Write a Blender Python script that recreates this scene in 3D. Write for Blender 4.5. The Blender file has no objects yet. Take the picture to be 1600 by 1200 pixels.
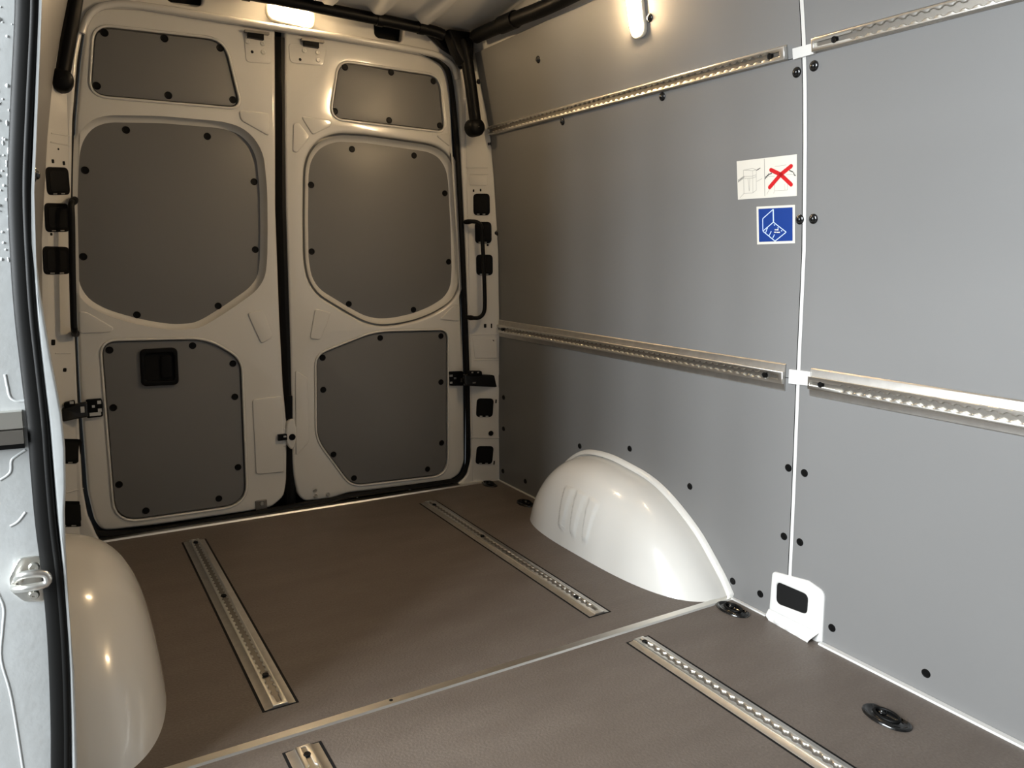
import bpy, bmesh, math
from mathutils import Vector, Matrix
from math import sin, cos, pi

# ------------------------------------------------------------------ camera
SC = bpy.context.scene
COL = SC.collection
F_PX, YAW, PITCH, ROLL = 1170.84, .5574, .1647, .0222
CAM = Vector((-.8489, -2.8927, 1.0117))
FW = Vector((sin(YAW)*cos(PITCH), cos(YAW)*cos(PITCH), -sin(PITCH)))
R0 = Vector((cos(YAW), -sin(YAW), 0)); U0 = R0.cross(FW)
RT = R0*cos(ROLL) + U0*sin(ROLL); UP = U0*cos(ROLL) - R0*sin(ROLL)
cd = bpy.data.cameras.new('camera'); cam = bpy.data.objects.new('camera', cd); COL.objects.link(cam)
cd.sensor_width = 36; cd.lens = F_PX*36/1600; cd.clip_start = .02
M = Matrix((RT, UP, -FW)).transposed().to_4x4(); M.translation = CAM
cam.matrix_world = M
SC.camera = cam

# ------------------------------------------------------------------ world, lights, exposure
LAMP_POWER = 275.0
wd = bpy.data.worlds.new('world'); SC.world = wd; wd.use_nodes = True
bg = wd.node_tree.nodes['Background']
bg.inputs[0].default_value = (.86, .94, 1.0, 1); bg.inputs[1].default_value = .28
# hall lamps shining in through the open sliding door
al = bpy.data.lights.new('hall_lamp', 'AREA'); al.shape = 'RECTANGLE'; al.size = .5; al.size_y = .36; al.energy = 18.6; al.color = (.91, .965, 1.0)
for ly in (-3.0, -2.5, -2.0, -1.5):
    for lz in (.9, 1.5, 2.1, 2.7):
        alo = bpy.data.objects.new('hall_lamp', al); COL.objects.link(alo); alo.location = (-3.3, ly, lz)
        alo.rotation_euler = Vector((1, 0, -.15*(lz-.8))).to_track_quat('-Z', 'Z').to_euler()
SC.view_settings.view_transform = 'Standard'; SC.view_settings.look = 'None'
SC.view_settings.gamma = 1; SC.view_settings.use_curve_mapping = False
SC.view_settings.exposure = 0.45

# ------------------------------------------------------------------ pixel rays -> points on real surfaces
def ray(px, py): return FW + RT*((px-800)/F_PX) - UP*((py-600)/F_PX)
def at(px, py, ax, v):
    d = ray(px, py); i = 'xyz'.index(ax); return CAM + d*((v-CAM[i])/d[i])
def rear(px, py, y=0.0): return at(px, py, 'y', y)
def floor_at(px, py, z=0.0): return at(px, py, 'z', z)
PROF = [(-.1, .889), (0, .885), (.34, .866), (.72, .839), (1.04, .82), (1.35, .784), (1.52, .759), (1.64, .732), (1.9, .67), (2.1, .60)]
def wx(z):
    for (a, xa), (b, xb) in zip(PROF, PROF[1:]):
        if z <= b: return xa + (xb-xa)*(z-a)/(b-a)
    return PROF[-1][1]
def wall_at(px, py, off=0.0):
    d = ray(px, py); lo, hi = .3, 9.0
    for _ in range(50):
        m = (lo+hi)/2; q = CAM + d*m
        if q.x >= wx(q.z)-off: hi = m
        else: lo = m
    return CAM + d*hi
def wall_normal(z):
    s = (wx(z+.05)-wx(z-.05))/.1
    return Vector((-1, 0, s)).normalized()

# ------------------------------------------------------------------ materials
def mat(name, col, rough=.5, metal=0, coat=0, spec=.5, bump=None, vary=None, aniso=None):
    m = bpy.data.materials.new(name); m.use_nodes = True
    nt = m.node_tree; b = nt.nodes['Principled BSDF']
    b.inputs['Base Color'].default_value = (*col, 1); b.inputs['Roughness'].default_value = rough
    b.inputs['Metallic'].default_value = metal; b.inputs['Coat Weight'].default_value = coat
    b.inputs['Coat Roughness'].default_value = .08; b.inputs['Specular IOR Level'].default_value = spec
    tc = nt.nodes.new('ShaderNodeNewGeometry')
    def noise(scale, detail=4, stretch=None):
        n = nt.nodes.new('ShaderNodeTexNoise'); n.inputs['Scale'].default_value = scale; n.inputs['Detail'].default_value = detail
        src = tc.outputs['Position']
        if stretch:
            mp = nt.nodes.new('ShaderNodeMapping'); mp.inputs['Scale'].default_value = stretch
            nt.links.new(src, mp.inputs[0]); src = mp.outputs[0]
        nt.links.new(src, n.inputs['Vector']); return n
    last = None
    for v in (vary or []):
        scale, amt, dark = v[:3]
        n = noise(scale, 5, v[3] if len(v) > 3 else None)
        mr = nt.nodes.new('ShaderNodeMapRange'); mr.inputs[1].default_value = .35; mr.inputs[2].default_value = .68
        mr.inputs[3].default_value = 0; mr.inputs[4].default_value = amt
        nt.links.new(n.outputs['Fac'], mr.inputs[0])
        mx = nt.nodes.new('ShaderNodeMix'); mx.data_type = 'RGBA'
        if last: nt.links.new(last, mx.inputs[6])
        else: mx.inputs[6].default_value = (*col, 1)
        mx.inputs[7].default_value = (*dark, 1)
        nt.links.new(mr.outputs[0], mx.inputs[0]); last = mx.outputs[2]
    if last: nt.links.new(last, b.inputs['Base Color'])
    prev = None
    for (scale, strength, dist) in (bump or []):
        n = noise(scale, 3); bp = nt.nodes.new('ShaderNodeBump')
        bp.inputs['Strength'].default_value = strength; bp.inputs['Distance'].default_value = dist
        nt.links.new(n.outputs['Fac'], bp.inputs['Height'])
        if prev: nt.links.new(prev, bp.inputs['Normal'])
        prev = bp.outputs[0]
    if prev: nt.links.new(prev, b.inputs['Normal'])
    return m
def emit(name, col, s):
    m = bpy.data.materials.new(name); m.use_nodes = True; nt = m.node_tree
    nt.nodes.remove(nt.nodes['Principled BSDF']); e = nt.nodes.new('ShaderNodeEmission')
    e.inputs[0].default_value = (*col, 1); e.inputs[1].default_value = s
    nt.links.new(e.outputs[0], nt.nodes['Material Output'].inputs[0]); return m

WHITE = mat('white_paint', (.71, .695, .655), .22, coat=.6, bump=[(7, .05, .01)])
WHITE_IN = mat('white_primer_paint', (.64, .635, .615), .32, coat=.25, bump=[(25, .05, .004)])
GREY = mat('grey_lining_board', (.178, .176, .173), .40, spec=.45, bump=[(420, .10, .0006)], vary=[(3.0, .25, (.160, .158, .156))])
BROWN = mat('brown_floor_board', (.113, .092, .077), .5, spec=.4, bump=[(170, .5, .002)],
            vary=[(170, .75, (.162, .137, .117)), (3.5, .55, (.092, .073, .06), (1, 3.5, 1)), (14, .3, (.106, .085, .07))])
BOARD_EDGE = mat('board_edge', (.10, .075, .055), .7)
ALU = mat('brushed_aluminium', (.60, .58, .545), .42, metal=1, bump=[(120, .08, .001)], vary=[(40, .4, (.44, .42, .39))])
ALU_BRIGHT = mat('bright_aluminium', (.86, .84, .79), .3, metal=1)
ALU_DARK = mat('dull_aluminium', (.30, .28, .25), .4, metal=1)
STEEL = mat('zinc_steel', (.72, .71, .66), .28, metal=1)
BLACK = mat('black_plastic', (.003, .003, .003), .45, spec=.14, bump=[(300, .1, .0005)])
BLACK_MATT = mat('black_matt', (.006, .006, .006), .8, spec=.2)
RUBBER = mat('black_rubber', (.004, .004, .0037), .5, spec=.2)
GLOSSBLACK = mat('black_gloss', (.006, .006, .006), .18, coat=.2)
RING = mat('pale_ring', (.36, .36, .35), .5)
DROPS = mat('wet_white_paint', (.55, .57, .57), .25, coat=.5, vary=[(6, .45, (.43, .44, .43), (3, 3, .6)), (55, .35, (.46, .47, .46))], bump=[(90, .12, .003), (5, .10, .02)])
PAPER = mat('sticker_white', (.66, .63, .56), .45)
BLUE = mat('sticker_blue', (.005, .036, .21), .4)
RED = mat('sticker_red', (.52, .008, .012), .4)
INK = mat('sticker_grey_ink', (.30, .28, .25), .5)
INKDARK = mat('sticker_black_ink', (.03, .03, .03), .5)
LINE = mat('sticker_pale_line', (.55, .68, .95), .4)
GROUND = mat('ground_asphalt', (.16, .16, .16), .7, bump=[(200, .3, .003)])
LENS = emit('lamp_lens', (1.0, .71, .40), LAMP_POWER)
CLEAR = mat('lamp_housing', (.85, .80, .66), .15, coat=.5)

# ------------------------------------------------------------------ object helpers
WORLD = {}
def place(o, w, parent):
    w = Vector(w); WORLD[o.name] = w
    if parent: o.parent = parent; o.location = w - WORLD[parent.name]
    else: o.location = w
def tag(o, label=None, cat=None, group=None, kind=None):
    if label: o['label'] = label
    if cat: o['category'] = cat
    if group: o['group'] = group
    if kind: o['kind'] = kind
    return o
def empty(name, loc):
    o = bpy.data.objects.new(name, None); o.empty_display_size = .05; COL.objects.link(o); place(o, loc, None); return o
def make(name, verts, faces, m, parent=None, smooth=35, origin=None):
    verts = [Vector(v) for v in verts]
    if origin is None:
        lo = Vector([min(v[i] for v in verts) for i in range(3)]); hi = Vector([max(v[i] for v in verts) for i in range(3)])
        origin = (lo+hi)/2
        if not parent: origin.z = lo.z
    me = bpy.data.meshes.new(name); me.from_pydata([v-origin for v in verts], [], faces)
    bm = bmesh.new(); bm.from_mesh(me); bmesh.ops.recalc_face_normals(bm, faces=bm.faces); bm.to_mesh(me); bm.free()
    me.materials.append(m)
    if smooth: me.shade_smooth(); me.set_sharp_from_angle(angle=math.radians(smooth))
    o = bpy.data.objects.new(name, me); COL.objects.link(o); place(o, origin, parent); return o
def inst(name, me, loc, axes, parent=None, scale=(1, 1, 1)):
    o = bpy.data.objects.new(name, me); COL.objects.link(o); place(o, loc, parent)
    o.rotation_euler = Matrix(axes).transposed().to_euler(); o.scale = scale; return o
class MB:
    def __init__(s): s.v = []; s.f = []
    def add(s, v, f):
        n = len(s.v); s.v += [Vector(q) for q in v]; s.f += [tuple(i+n for i in q) for q in f]; return s
    def box(s, lo, hi):
        x0, y0, z0 = lo; x1, y1, z1 = hi
        return s.add([(x0,y0,z0),(x1,y0,z0),(x1,y1,z0),(x0,y1,z0),(x0,y0,z1),(x1,y0,z1),(x1,y1,z1),(x0,y1,z1)],
                     [(0,3,2,1),(4,5,6,7),(0,1,5,4),(1,2,6,5),(2,3,7,6),(3,0,4,7)])
    def obox(s, c, A, B, N, a, b, n):
        c = Vector(c); A = Vector(A).normalized()*a/2; B = Vector(B).normalized()*b/2; N = Vector(N).normalized()*n/2
        v = [c+A*i+B*j+N*k for k in (-1, 1) for (i, j) in ((-1,-1),(1,-1),(1,1),(-1,1))]
        return s.add(v, [(0,3,2,1),(4,5,6,7),(0,1,5,4),(1,2,6,5),(2,3,7,6),(3,0,4,7)])
    def tube(s, pts, r, n=12, closed=False, squash=None):
        pts = [Vector(p) for p in pts]; rr = r if isinstance(r, (list, tuple)) else [r]*len(pts)
        V = []; K = len(pts); ref = None
        for i, p in enumerate(pts):
            a = pts[(i-1) % K] if closed or i > 0 else p; b = pts[(i+1) % K] if closed or i < K-1 else p
            t = (b-a).normalized()
            if ref is None:
                ref = t.orthogonal().normalized() if squash is None else Vector(squash[0])
            ref = (ref - t*ref.dot(t)).normalized(); bi = t.cross(ref)
            kx = 1 if squash is None else squash[1]
            V += [p + ref*(cos(2*pi*j/n)*rr[i]*kx) + bi*(sin(2*pi*j/n)*rr[i]) for j in range(n)]
        Fc = []
        for i in range(K if closed else K-1):
            for j in range(n):
                a = i*n; b = ((i+1) % K)*n; Fc.append((a+j, a+(j+1) % n, b+(j+1) % n, b+j))
        if not closed: Fc += [tuple(range(n-1, -1, -1)), tuple(range((K-1)*n, K*n))]
        return s.add(V, Fc)
    def grid(s, P, closed_u=False):
        nu, nv = len(P), len(P[0]); Fc = []
        for i in range(nu-1+(1 if closed_u else 0)):
            for j in range(nv-1):
                i2 = (i+1) % nu; Fc.append((i*nv+j, i2*nv+j, i2*nv+j+1, i*nv+j+1))
        return s.add([q for r in P for q in r], Fc)
    def build(s, name, m, parent=None, smooth=35, origin=None): return make(name, s.v, s.f, m, parent, smooth, origin)

def smoothpath(pts, per=8, closed=False):
    pts = [Vector(p) for p in pts]; K = len(pts); out = []
    for i in range(K if closed else K-1):
        p0 = pts[(i-1) % K] if closed or i > 0 else pts[i]; p1 = pts[i]; p2 = pts[(i+1) % K]
        p3 = pts[(i+2) % K] if closed or i+2 < K else p2
        for k in range(per):
            t = k/per
            out.append(.5*((2*p1)+(p2-p0)*t+(2*p0-5*p1+4*p2-p3)*t*t+(3*p1-p0-3*p2+p3)*t**3))
    if not closed: out.append(pts[-1])
    return out
def rounded(loop, r, seg=5):
    """round the corners of a 2D polygon; r one radius or one per corner"""
    out = []; n = len(loop); L = [Vector((p[0], p[1])) for p in loop]
    for i in range(n):
        p = L[i]; a = L[i-1]-p; b = L[(i+1) % n]-p; ri = r[i] if isinstance(r, (list, tuple)) else r
        if ri <= 0: out.append(p); continue
        k = min(ri, a.length*.49, b.length*.49); s = p+a.normalized()*k; e = p+b.normalized()*k
        for j in range(seg+1):
            t = j/seg; out.append(s*(1-t)**2 + p*2*t*(1-t) + e*t*t)
    return out
def plate(name, loops, frame, depth, bevel, m, parent=None, seg=2, smooth=40, origin=None):
    """2D loops (first outer, the others holes) -> solid plate; frame = (O, U, V, N), front face on the plane, body behind it"""
    cu = bpy.data.curves.new('tmp', 'CURVE'); cu.dimensions = '2D'; cu.fill_mode = 'BOTH'
    for lp in loops:
        sp = cu.splines.new('POLY'); sp.points.add(len(lp)-1); sp.use_cyclic_u = True
        for q, pt in zip(lp, sp.points): pt.co = (q[0], q[1], 0, 1)
    cu.extrude = max(depth/2-bevel, 1e-5); cu.bevel_depth = bevel; cu.bevel_resolution = seg; cu.offset = -bevel
    ob = bpy.data.objects.new('tmp', cu); COL.objects.link(ob)
    me = bpy.data.meshes.new_from_object(ob)
    O, U, V, N = [Vector(q) for q in frame]
    vs = [O+U*v.co.x+V*v.co.y+N*(v.co.z-depth/2) for v in me.vertices]; fs = [tuple(p.vertices) for p in me.polygons]
    bpy.data.objects.remove(ob); bpy.data.curves.remove(cu); bpy.data.meshes.remove(me)
    bm = bmesh.new()
    bv = [bm.verts.new(v) for v in vs]
    for f in fs:
        try: bm.faces.new([bv[i] for i in f])
        except ValueError: pass
    bmesh.ops.remove_doubles(bm, verts=bm.verts, dist=1e-5)
    bm.verts.index_update(); vs = [v.co.copy() for v in bm.verts]; fs = [tuple(v.index for v in f.verts) for f in bm.faces]; bm.free()
    return make(name, vs, fs, m, parent, smooth, origin)
REAR = lambda y: ((0, y, 0), (1, 0, 0), (0, 0, 1), (0, -1, 0))
def rl(pxs, y): return [(q.x, q.z) for q in (rear(a, b, y) for a, b in pxs)]
def rrect(cx, cy, w, h, r): return rounded([(cx-w/2, cy-h/2), (cx+w/2, cy-h/2), (cx+w/2, cy+h/2), (cx-w/2, cy+h/2)], r)
def circle(cx, cy, r, n=16): return [(cx+r*cos(2*pi*k/n), cy+r*sin(2*pi*k/n)) for k in range(n)]
def inset(loop, d):
    """grow (d>0) or shrink a 2D loop along its vertex normals"""
    n = len(loop); out = []; L = [Vector((p[0], p[1])) for p in loop]
    area = sum(L[i].x*L[(i+1) % n].y-L[(i+1) % n].x*L[i].y for i in range(n)); sg = 1 if area > 0 else -1
    for i in range(n):
        t = (L[(i+1) % n]-L[i-1])
        if t.length < 1e-9: t = Vector((1, 0))
        t.normalize(); out.append(L[i]+Vector((t.y, -t.x))*d*sg)
    return out

# shared small meshes: domed cap (local +z outwards), ring, disc
def lathe_mesh(name, prof, m, n=18):
    bm = MB(); P = []
    for k in range(n):
        a = 2*pi*k/n; P.append([(r*cos(a), r*sin(a), z) for r, z in prof])
    bm.grid(P, True)
    me = bpy.data.meshes.new(name); me.from_pydata(bm.v, [], bm.f)
    b = bmesh.new(); b.from_mesh(me); bmesh.ops.remove_doubles(b, verts=b.verts, dist=1e-6); bmesh.ops.recalc_face_normals(b, faces=b.faces); b.to_mesh(me); b.free()
    me.materials.append(m); me.shade_smooth(); me.set_sharp_from_angle(angle=math.radians(45)); return me
CAP_DOME = lathe_mesh('cap_dome', [(.0, -.002), (.0135, -.002), (.0135, .001), (.012, .003), (.0085, .004), (.007, .0075), (.004, .0092), (0, .0096)], GLOSSBLACK)
CAP_FLAT = lathe_mesh('cap_flat', [(0, -.002), (.0125, -.002), (.0125, .0015), (.011, .003), (.009, .0022), (.006, .0022), (0, .003)], BLACK)
CAP_RING = lathe_mesh('cap_ring', [(.012, -.001), (.0165, -.001), (.0165, .0006), (.0155, .0012), (.012, .0012), (.012, -.001)], RING)
BOLT = lathe_mesh('bolt_head', [(0, -.002), (.009, -.002), (.009, .002), (.007, .005), (.003, .005), (.003, .003), (0, .003)], STEEL, 12)
HOLE = lathe_mesh('dark_hole', [(0, .0012), (.006, .0012), (.0066, .0004), (.0066, -.002), (0, -.002)], BLACK_MATT, 12)
def frame_for(N, up=(0, 0, 1)):
    N = Vector(N).normalized(); U = Vector(up).cross(N).normalized(); V = N.cross(U); return (U, V, N)
def cap_rear(px, py, y, parent, me=None, s=1.0, name='screw_cap'):
    p = rear(px, py, y); return inst(name, me or CAP_FLAT, p, frame_for((0, -1, 0)), parent, (s, s, s))

# ================================================================== SETTING
Y_FRONT, Y_SEAM, Y_JOINT = -3.25, -1.622, -1.4135
# ---- floor: sub floor and two boards
fl = empty('floor', (0, -1.6, -.02)); tag(fl, 'dark brown textured cargo floor of two boards', 'floor', kind='structure')
MB().box((-.93, Y_FRONT, -.06), (.93, .0, -.014)).build('sub_floor', WHITE_IN, fl, 0)
bd = MB().box((-.90, Y_JOINT+.004, -.0135), (.886, -.012, 0)).build('floor_board', BROWN, fl, 0); tag(bd, 'brown rear floor board between the wheel arches')
bd = MB().box((-.90, Y_FRONT, -.0135), (.886, Y_JOINT-.004, 0)).build('floor_board', BROWN, fl, 0); tag(bd, 'brown front floor board before the joint strip')
# ---- trims
t1 = MB()
t1.add([(-.83,-.022,0),(.80,-.022,0),(.80,.016,0),(-.83,.016,0),(-.83,-.018,.006),(.80,-.018,.006),(.80,.016,.006),(-.83,.016,.006)],
       [(0,1,5,4),(4,5,6,7),(1,2,6,5),(3,0,4,7),(2,3,7,6),(0,3,2,1)])
o = t1.build('trim_1', ALU_BRIGHT, None, 0); tag(o, 'bright metal sill strip at the foot of the rear doors', 'trim', kind='structure')
for px, py in ((287, 819), (386, 804), (476, 790), (558, 777), (640, 765)):
    p = floor_at(px, py, .006); inst('screw', BOLT, p, frame_for((0, 0, 1), (0, 1, 0)), o, (.45, .45, .45))
t2 = MB(); w = .0145
prof = [(-w, .0), (-w+.004, .004), (w-.004, .004), (w, 0)]
t2.grid([[(x, Y_JOINT+a, b) for a, b in prof] for x in (-.885, .885)])
o = t2.build('trim_2', ALU_BRIGHT, None, 0); tag(o, 'bright metal strip covering the joint across the floor', 'trim', kind='structure')
p = floor_at(611, 1094, .004); inst('screw', HOLE, p, frame_for((0, 0, 1), (0, 1, 0)), o, (.7, .7, .7))
o = MB().box((.868, Y_FRONT, 0), (.8835, -1.735, .006)).build('trim_3', WHITE_IN, None, 0)
tag(o, 'white edge strip where floor meets the side wall, front length', 'trim', kind='structure')
o = MB().box((.874, -1.552, 0), (.8835, -1.425, .005)).build('trim_4', WHITE_IN, None, 0)
tag(o, 'short white edge strip between wheel arch and pillar cover', 'trim', kind='structure')
o = MB().box((.877, -.47, 0), (.8845, -.02, .004)).build('trim_5', WHITE_IN, None, 0)
tag(o, 'white edge strip behind the wheel arch towards the rear doors', 'trim', kind='structure')

# ---- right wall: body skin, six lining panels, caps
wr = empty('wall_right', (.9, -1.6, 0)); tag(wr, 'van side wall lined with grey boards and metal rails', 'wall', kind='structure')
ZS = [-.06, 0, .17, .34, .53, .70, .72, .88, 1.04, 1.2, 1.35, 1.50, 1.53, 1.64, 1.8, 1.9, 2.02]
sk = MB(); sk.grid([[(wx(z)+.012, y, z) for z in ZS] for y in (Y_FRONT, -.0)]); sk.grid([[(wx(z)+.03, y, z) for z in ZS] for y in (Y_FRONT, -.0)])
sk.build('body_skin', WHITE_IN, wr, 30)
def yedge(z):   # rear edge of the lining, runs along the corner pillar
    T = [(0, -.02), (.3, -.03), (.7, -.068), (1.5, -.10), (1.83, -.088)]
    for (a, ya), (b, yb) in zip(T, T[1:]):
        if z <= b: return ya+(yb-ya)*(max(z, 0)-a)/(b-a)
    return T[-1][1]
def wall_panel(y0, y1, z0, z1, label, notch=None):
    zs = [z0+(z1-z0)*k/10 for k in range(11)]; mb = MB()
    ye = (lambda z: yedge(z)) if y1 is None else (lambda z: y1)
    for off in (0, .010):
        mb.grid([[(wx(z)+off, y0+(ye(z)-y0)*k/6, z) for z in zs] for k in range(7)])
    n = 11
    ring0 = [(k, 0) for k in range(7)]
    base = 7*n
    idx = lambda k, j, s: s*base+k*n+j
    f = []
    for k in range(6):
        f += [(idx(k,0,0), idx(k+1,0,0), idx(k+1,0,1), idx(k,0,1)), (idx(k,10,0), idx(k+1,10,0), idx(k+1,10,1), idx(k,10,1))]
    for j in range(10):
        f += [(idx(0,j,0), idx(0,j+1,0), idx(0,j+1,1), idx(0,j,1)), (idx(6,j,0), idx(6,j+1,0), idx(6,j+1,1), idx(6,j,1))]
    mb.f += f
    o = mb.build('lining_panel', GREY, wr, 30); tag(o, label); return o
PZ = [(.004, .712), (.714, 1.514), (1.516, 1.826)]
NM = ['lower', 'middle', 'upper']
panels = {}
for i, (a, b) in enumerate(PZ):
    panels[('r', i)] = wall_panel(Y_SEAM+.0075, None, a, b, '%s grey lining board towards the rear doors' % NM[i])
    panels[('f', i)] = wall_panel(Y_FRONT, Y_SEAM-.0065, a, b if i < 2 else 1.9, '%s grey lining board of the front wall section' % NM[i])
DOMES = [(841, 93), (748, 128), (879, 190), (1035, 151), (765, 225), (1245, 113), (1272, 103), (1250, 343), (1271, 342), (776, 364), (1015, 28)]
FLATS = [(787, 621), (787, 670), (786, 736), (821, 752), (906, 697), (984, 701), (1078, 760), (1145, 908), (1188, 928),
         (1225, 838), (1250, 847), (1300, 981), (1447, 1052), (1232, 731), (1257, 739)]
for L, me in ((DOMES, CAP_DOME), (FLATS, CAP_FLAT)):
    for px, py in L:
        p = wall_at(px, py); k = ('r' if p.y > Y_SEAM else 'f', 0 if p.z < .713 else (1 if p.z < 1.515 else 2))
        s = .86 if me is CAP_FLAT else .95
        c = inst('screw_cap', me, p, frame_for(wall_normal(p.z)), panels[k], (s, s, s))
# seam strip and joint clips: the body pillar showing through
ss = MB(); ss.grid([[(wx(z)-.001+e, y, z) for z in [.15+(1.95-.15)*k/14 for k in range(15)]] for y, e in ((Y_SEAM-.0062, .010), (Y_SEAM-.006, 0), (Y_SEAM+.004, 0), (Y_SEAM+.0042, .010))])
sg = MB(); sg.grid([[(wx(z)+.0005, y, z) for z in [.15+(1.95-.15)*k/14 for k in range(15)]] for y in (Y_SEAM+.0041, Y_SEAM+.0078)]); sg.build('joint_shade_strip', BLACK_MATT, wr, 30)  # black strip standing in for the shadow line in the board joint
o = ss.build('seam_strip', WHITE_IN, wr, 30); tag(o, 'thin white strip in the upright joint between boards')
for pts in ([(1238, 76), (1268, 68), (1271, 84), (1239, 93)], [(1233, 577), (1266, 581), (1266, 603), (1232, 599)]):
    q = [wall_at(a, b, .009) for a, b in pts]; q2 = [v+Vector((.018, 0, 0)) for v in q]
    o = MB().add(q+q2, [(0,1,2,3),(0,1,5,4),(1,2,6,5),(2,3,7,6),(3,0,4,7)]).build('joint_clip', WHITE_IN, wr, 0)
# white pillar foot showing in a cut-out of the boards
pc = empty('pillar_cover', wall_at(1240, 985)); tag(pc, 'white pressed metal pillar foot with black opening beside the floor', 'pillar cover')
N0 = wall_normal(.08); V0 = Vector((0, 0, 1)); U0_ = Vector((0, -1, 0)); O0 = Vector((wx(.08)-.006, 0, .08))
wfr = (O0, U0_, (V0-N0*V0.dot(N0)).normalized(), N0)
def wl(pxs, fr=wfr):
    out = []
    for a, b in pxs:
        d = ray(a, b); t = (fr[0]-CAM).dot(fr[3])/d.dot(fr[3]); q = CAM+d*t-fr[0]; out.append((q.dot(fr[1]), q.dot(fr[2])))
    return out
cov = rounded(wl([(1206, 893), (1262, 908), (1288, 926), (1284, 1004), (1262, 1003), (1200, 968)]), [.012, 0, .02, .004, .004, .004])
hol = rounded(wl([(1213, 909), (1262, 930), (1260, 961), (1212, 943)]), .016)
plate('cover', [cov, hol], wfr, .02, .004, WHITE_IN, pc)
plate('opening', [inset(hol, .004)], (wfr[0]-N0*.0035, *wfr[1:]), .003, .0005, BLACK_MATT, pc)
bl = MB()   # bulging foot
P = []
for i in range(33):
    a = i/32; q0 = wall_at(1204+a*78, 950+a*38); q1 = floor_at(1201+a*(1262-1201), 969+a*(1004-969))
    P.append([q0+(q1-q0)*(j/6)+N0*(.007*(1-j/6)+.001+sin(pi*j/6)*(.006+.006*sin(a*24+j*.6))) for j in range(7)])
bl.grid(P); bl.build('creased_foot', WHITE_IN, pc, 60)

# ---- left wall behind the sliding door opening
wlft = empty('wall_left', (-.9, -.75, 0)); tag(wlft, 'van side wall behind the sliding door opening, grey lining', 'wall', kind='structure')
lx = lambda y, z: -(wx(z)+.026+.02*max(0, min(1, (-y-.1)/1.35)))
mb = MB()
for off in (0, .014): mb.grid([[(lx(y, z)-off, y, z) for z in ZS[1:]] for y in (-1.44, -1.0, -.5, -.1)])
mb.f += [(j, j+1, 64+j+1, 64+j) for j in range(15)]
mb.build('lining_panel', GREY, wlft, 30)
mb = MB(); mb.grid([[(-(wx(z)+.07), y, z) for z in ZS] for y in (-1.46, 0)]); mb.build('body_skin', WHITE_IN, wlft, 30)
MB().box((-1.0, -2.98, 1.78), (-.74, -1.46, 2.1)).build('opening_header', WHITE_IN, wlft, 0)
MB().box((-1.0, Y_FRONT, -.1), (-.9, -2.98, 2.1)).build('front_pillar', WHITE_IN, wlft, 0)
tag(wlft.children[0], 'grey lining seen edge on')
p = wall_at(0, 0)
for px, py in ((60, 279),):
    q = at(px, py, 'x', lx(-1.2, 1.1)-.0) if False else Vector((lx(-1.3, 1.14)+.001, -1.3, 1.14)); inst('screw_cap', CAP_DOME, q, frame_for((1, 0, -.1)), wlft.children[0])

# ---- bulkhead behind the camera, ground outside
o = MB().box((-.93, Y_FRONT-.04, -.06), (.93, Y_FRONT, 2.1)).build('wall_front', GREY, None, 0); tag(o, 'bulkhead behind the cab', 'wall', kind='structure')
o = MB().box((-12, -14, -.72), (14, 12, -.70)).build('ground', GROUND, None, 0); tag(o, 'grey ground under and around the van', 'ground', kind='structure')

# ---- ceiling: pressed roof with lengthwise swages and a cross bow
ce = empty('ceiling', (0, -1.6, 1.9)); tag(ce, 'white pressed steel van roof with swages', 'ceiling', kind='structure')
def zc(x, y):
    e = min(1, max(0, (-y-.14)/.70)); e = e*e*(3-2*e); s = min(1, max(0, (.74-abs(x))/.22)); s = s*s*(3-2*s)
    z = 1.905+.075*e*(.35+.65*s)+.02*s*e
    if y < -.125:
        k = min(1, (-y-.125)/.03)
        ph = (x/.185+.15) % 1.0; z -= (.028 if abs(x) < .56 else 0)*k*max(0, min(1, 1.6-abs(ph-.5)/.15))
    return z
xs = [-.80+1.6*i/160 for i in range(161)]; ys = [-.02, -.06, -.09, -.10, -.11, -.12, -.125, -.13, -.135, -.14, -.145, -.15, -.155, -.16, -.17, -.18, -.19, -.20, -.21, -.22, -.24, -.26, -.28, -.30, -.33, -.36, -.40, -.6, -.9, -1.2, -1.6, -2.0, -2.6, Y_FRONT]
mb = MB(); mb.grid([[(x, y, zc(x, y)) for y in ys] for x in xs]); mb.build('roof_panel', WHITE_IN, ce, 60)
MB().box((-.9, Y_FRONT, 2.06), (.9, .1, 2.10)).build('roof_skin', WHITE_IN, ce, 0)
for yb in (-.56, -1.5, -2.4):
    mb = MB(); pr = [(-.05, 0), (-.04, -.035), (.04, -.035), (.05, 0)]
    mb.grid([[(x, yb+a, zc(x, -.8)+.012+b-.012*abs(x)) for a, b in pr] for x in [-.70+1.4*i/20 for i in range(21)]])
    bo = mb.build('roof_bow', WHITE_IN, ce, 30)
    if yb > -1:
        for k in range(7):
            x = .30+k*.05; inst('bow_hole', HOLE, (x, yb+.02, zc(x, -.8)+.012-.035-.012*x), frame_for((0, 0, -1), (0, 1, 0)), bo, (1.3, 1, 1))
# cant rails: pressed white metal closing roof to wall
for s in (1, -1):
    mb = MB(); mb.grid([[(s*a, y, b) for a, b in ((.735, 1.80), (.715, 1.85), (.735, 1.88), (.70, 1.905), (.66, 1.93), (.70, 1.99))] for y in (Y_FRONT if s > 0 else -3.2, -.03)])
    mb.build('cant_rail', WHITE_IN, ce, 20)

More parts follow.
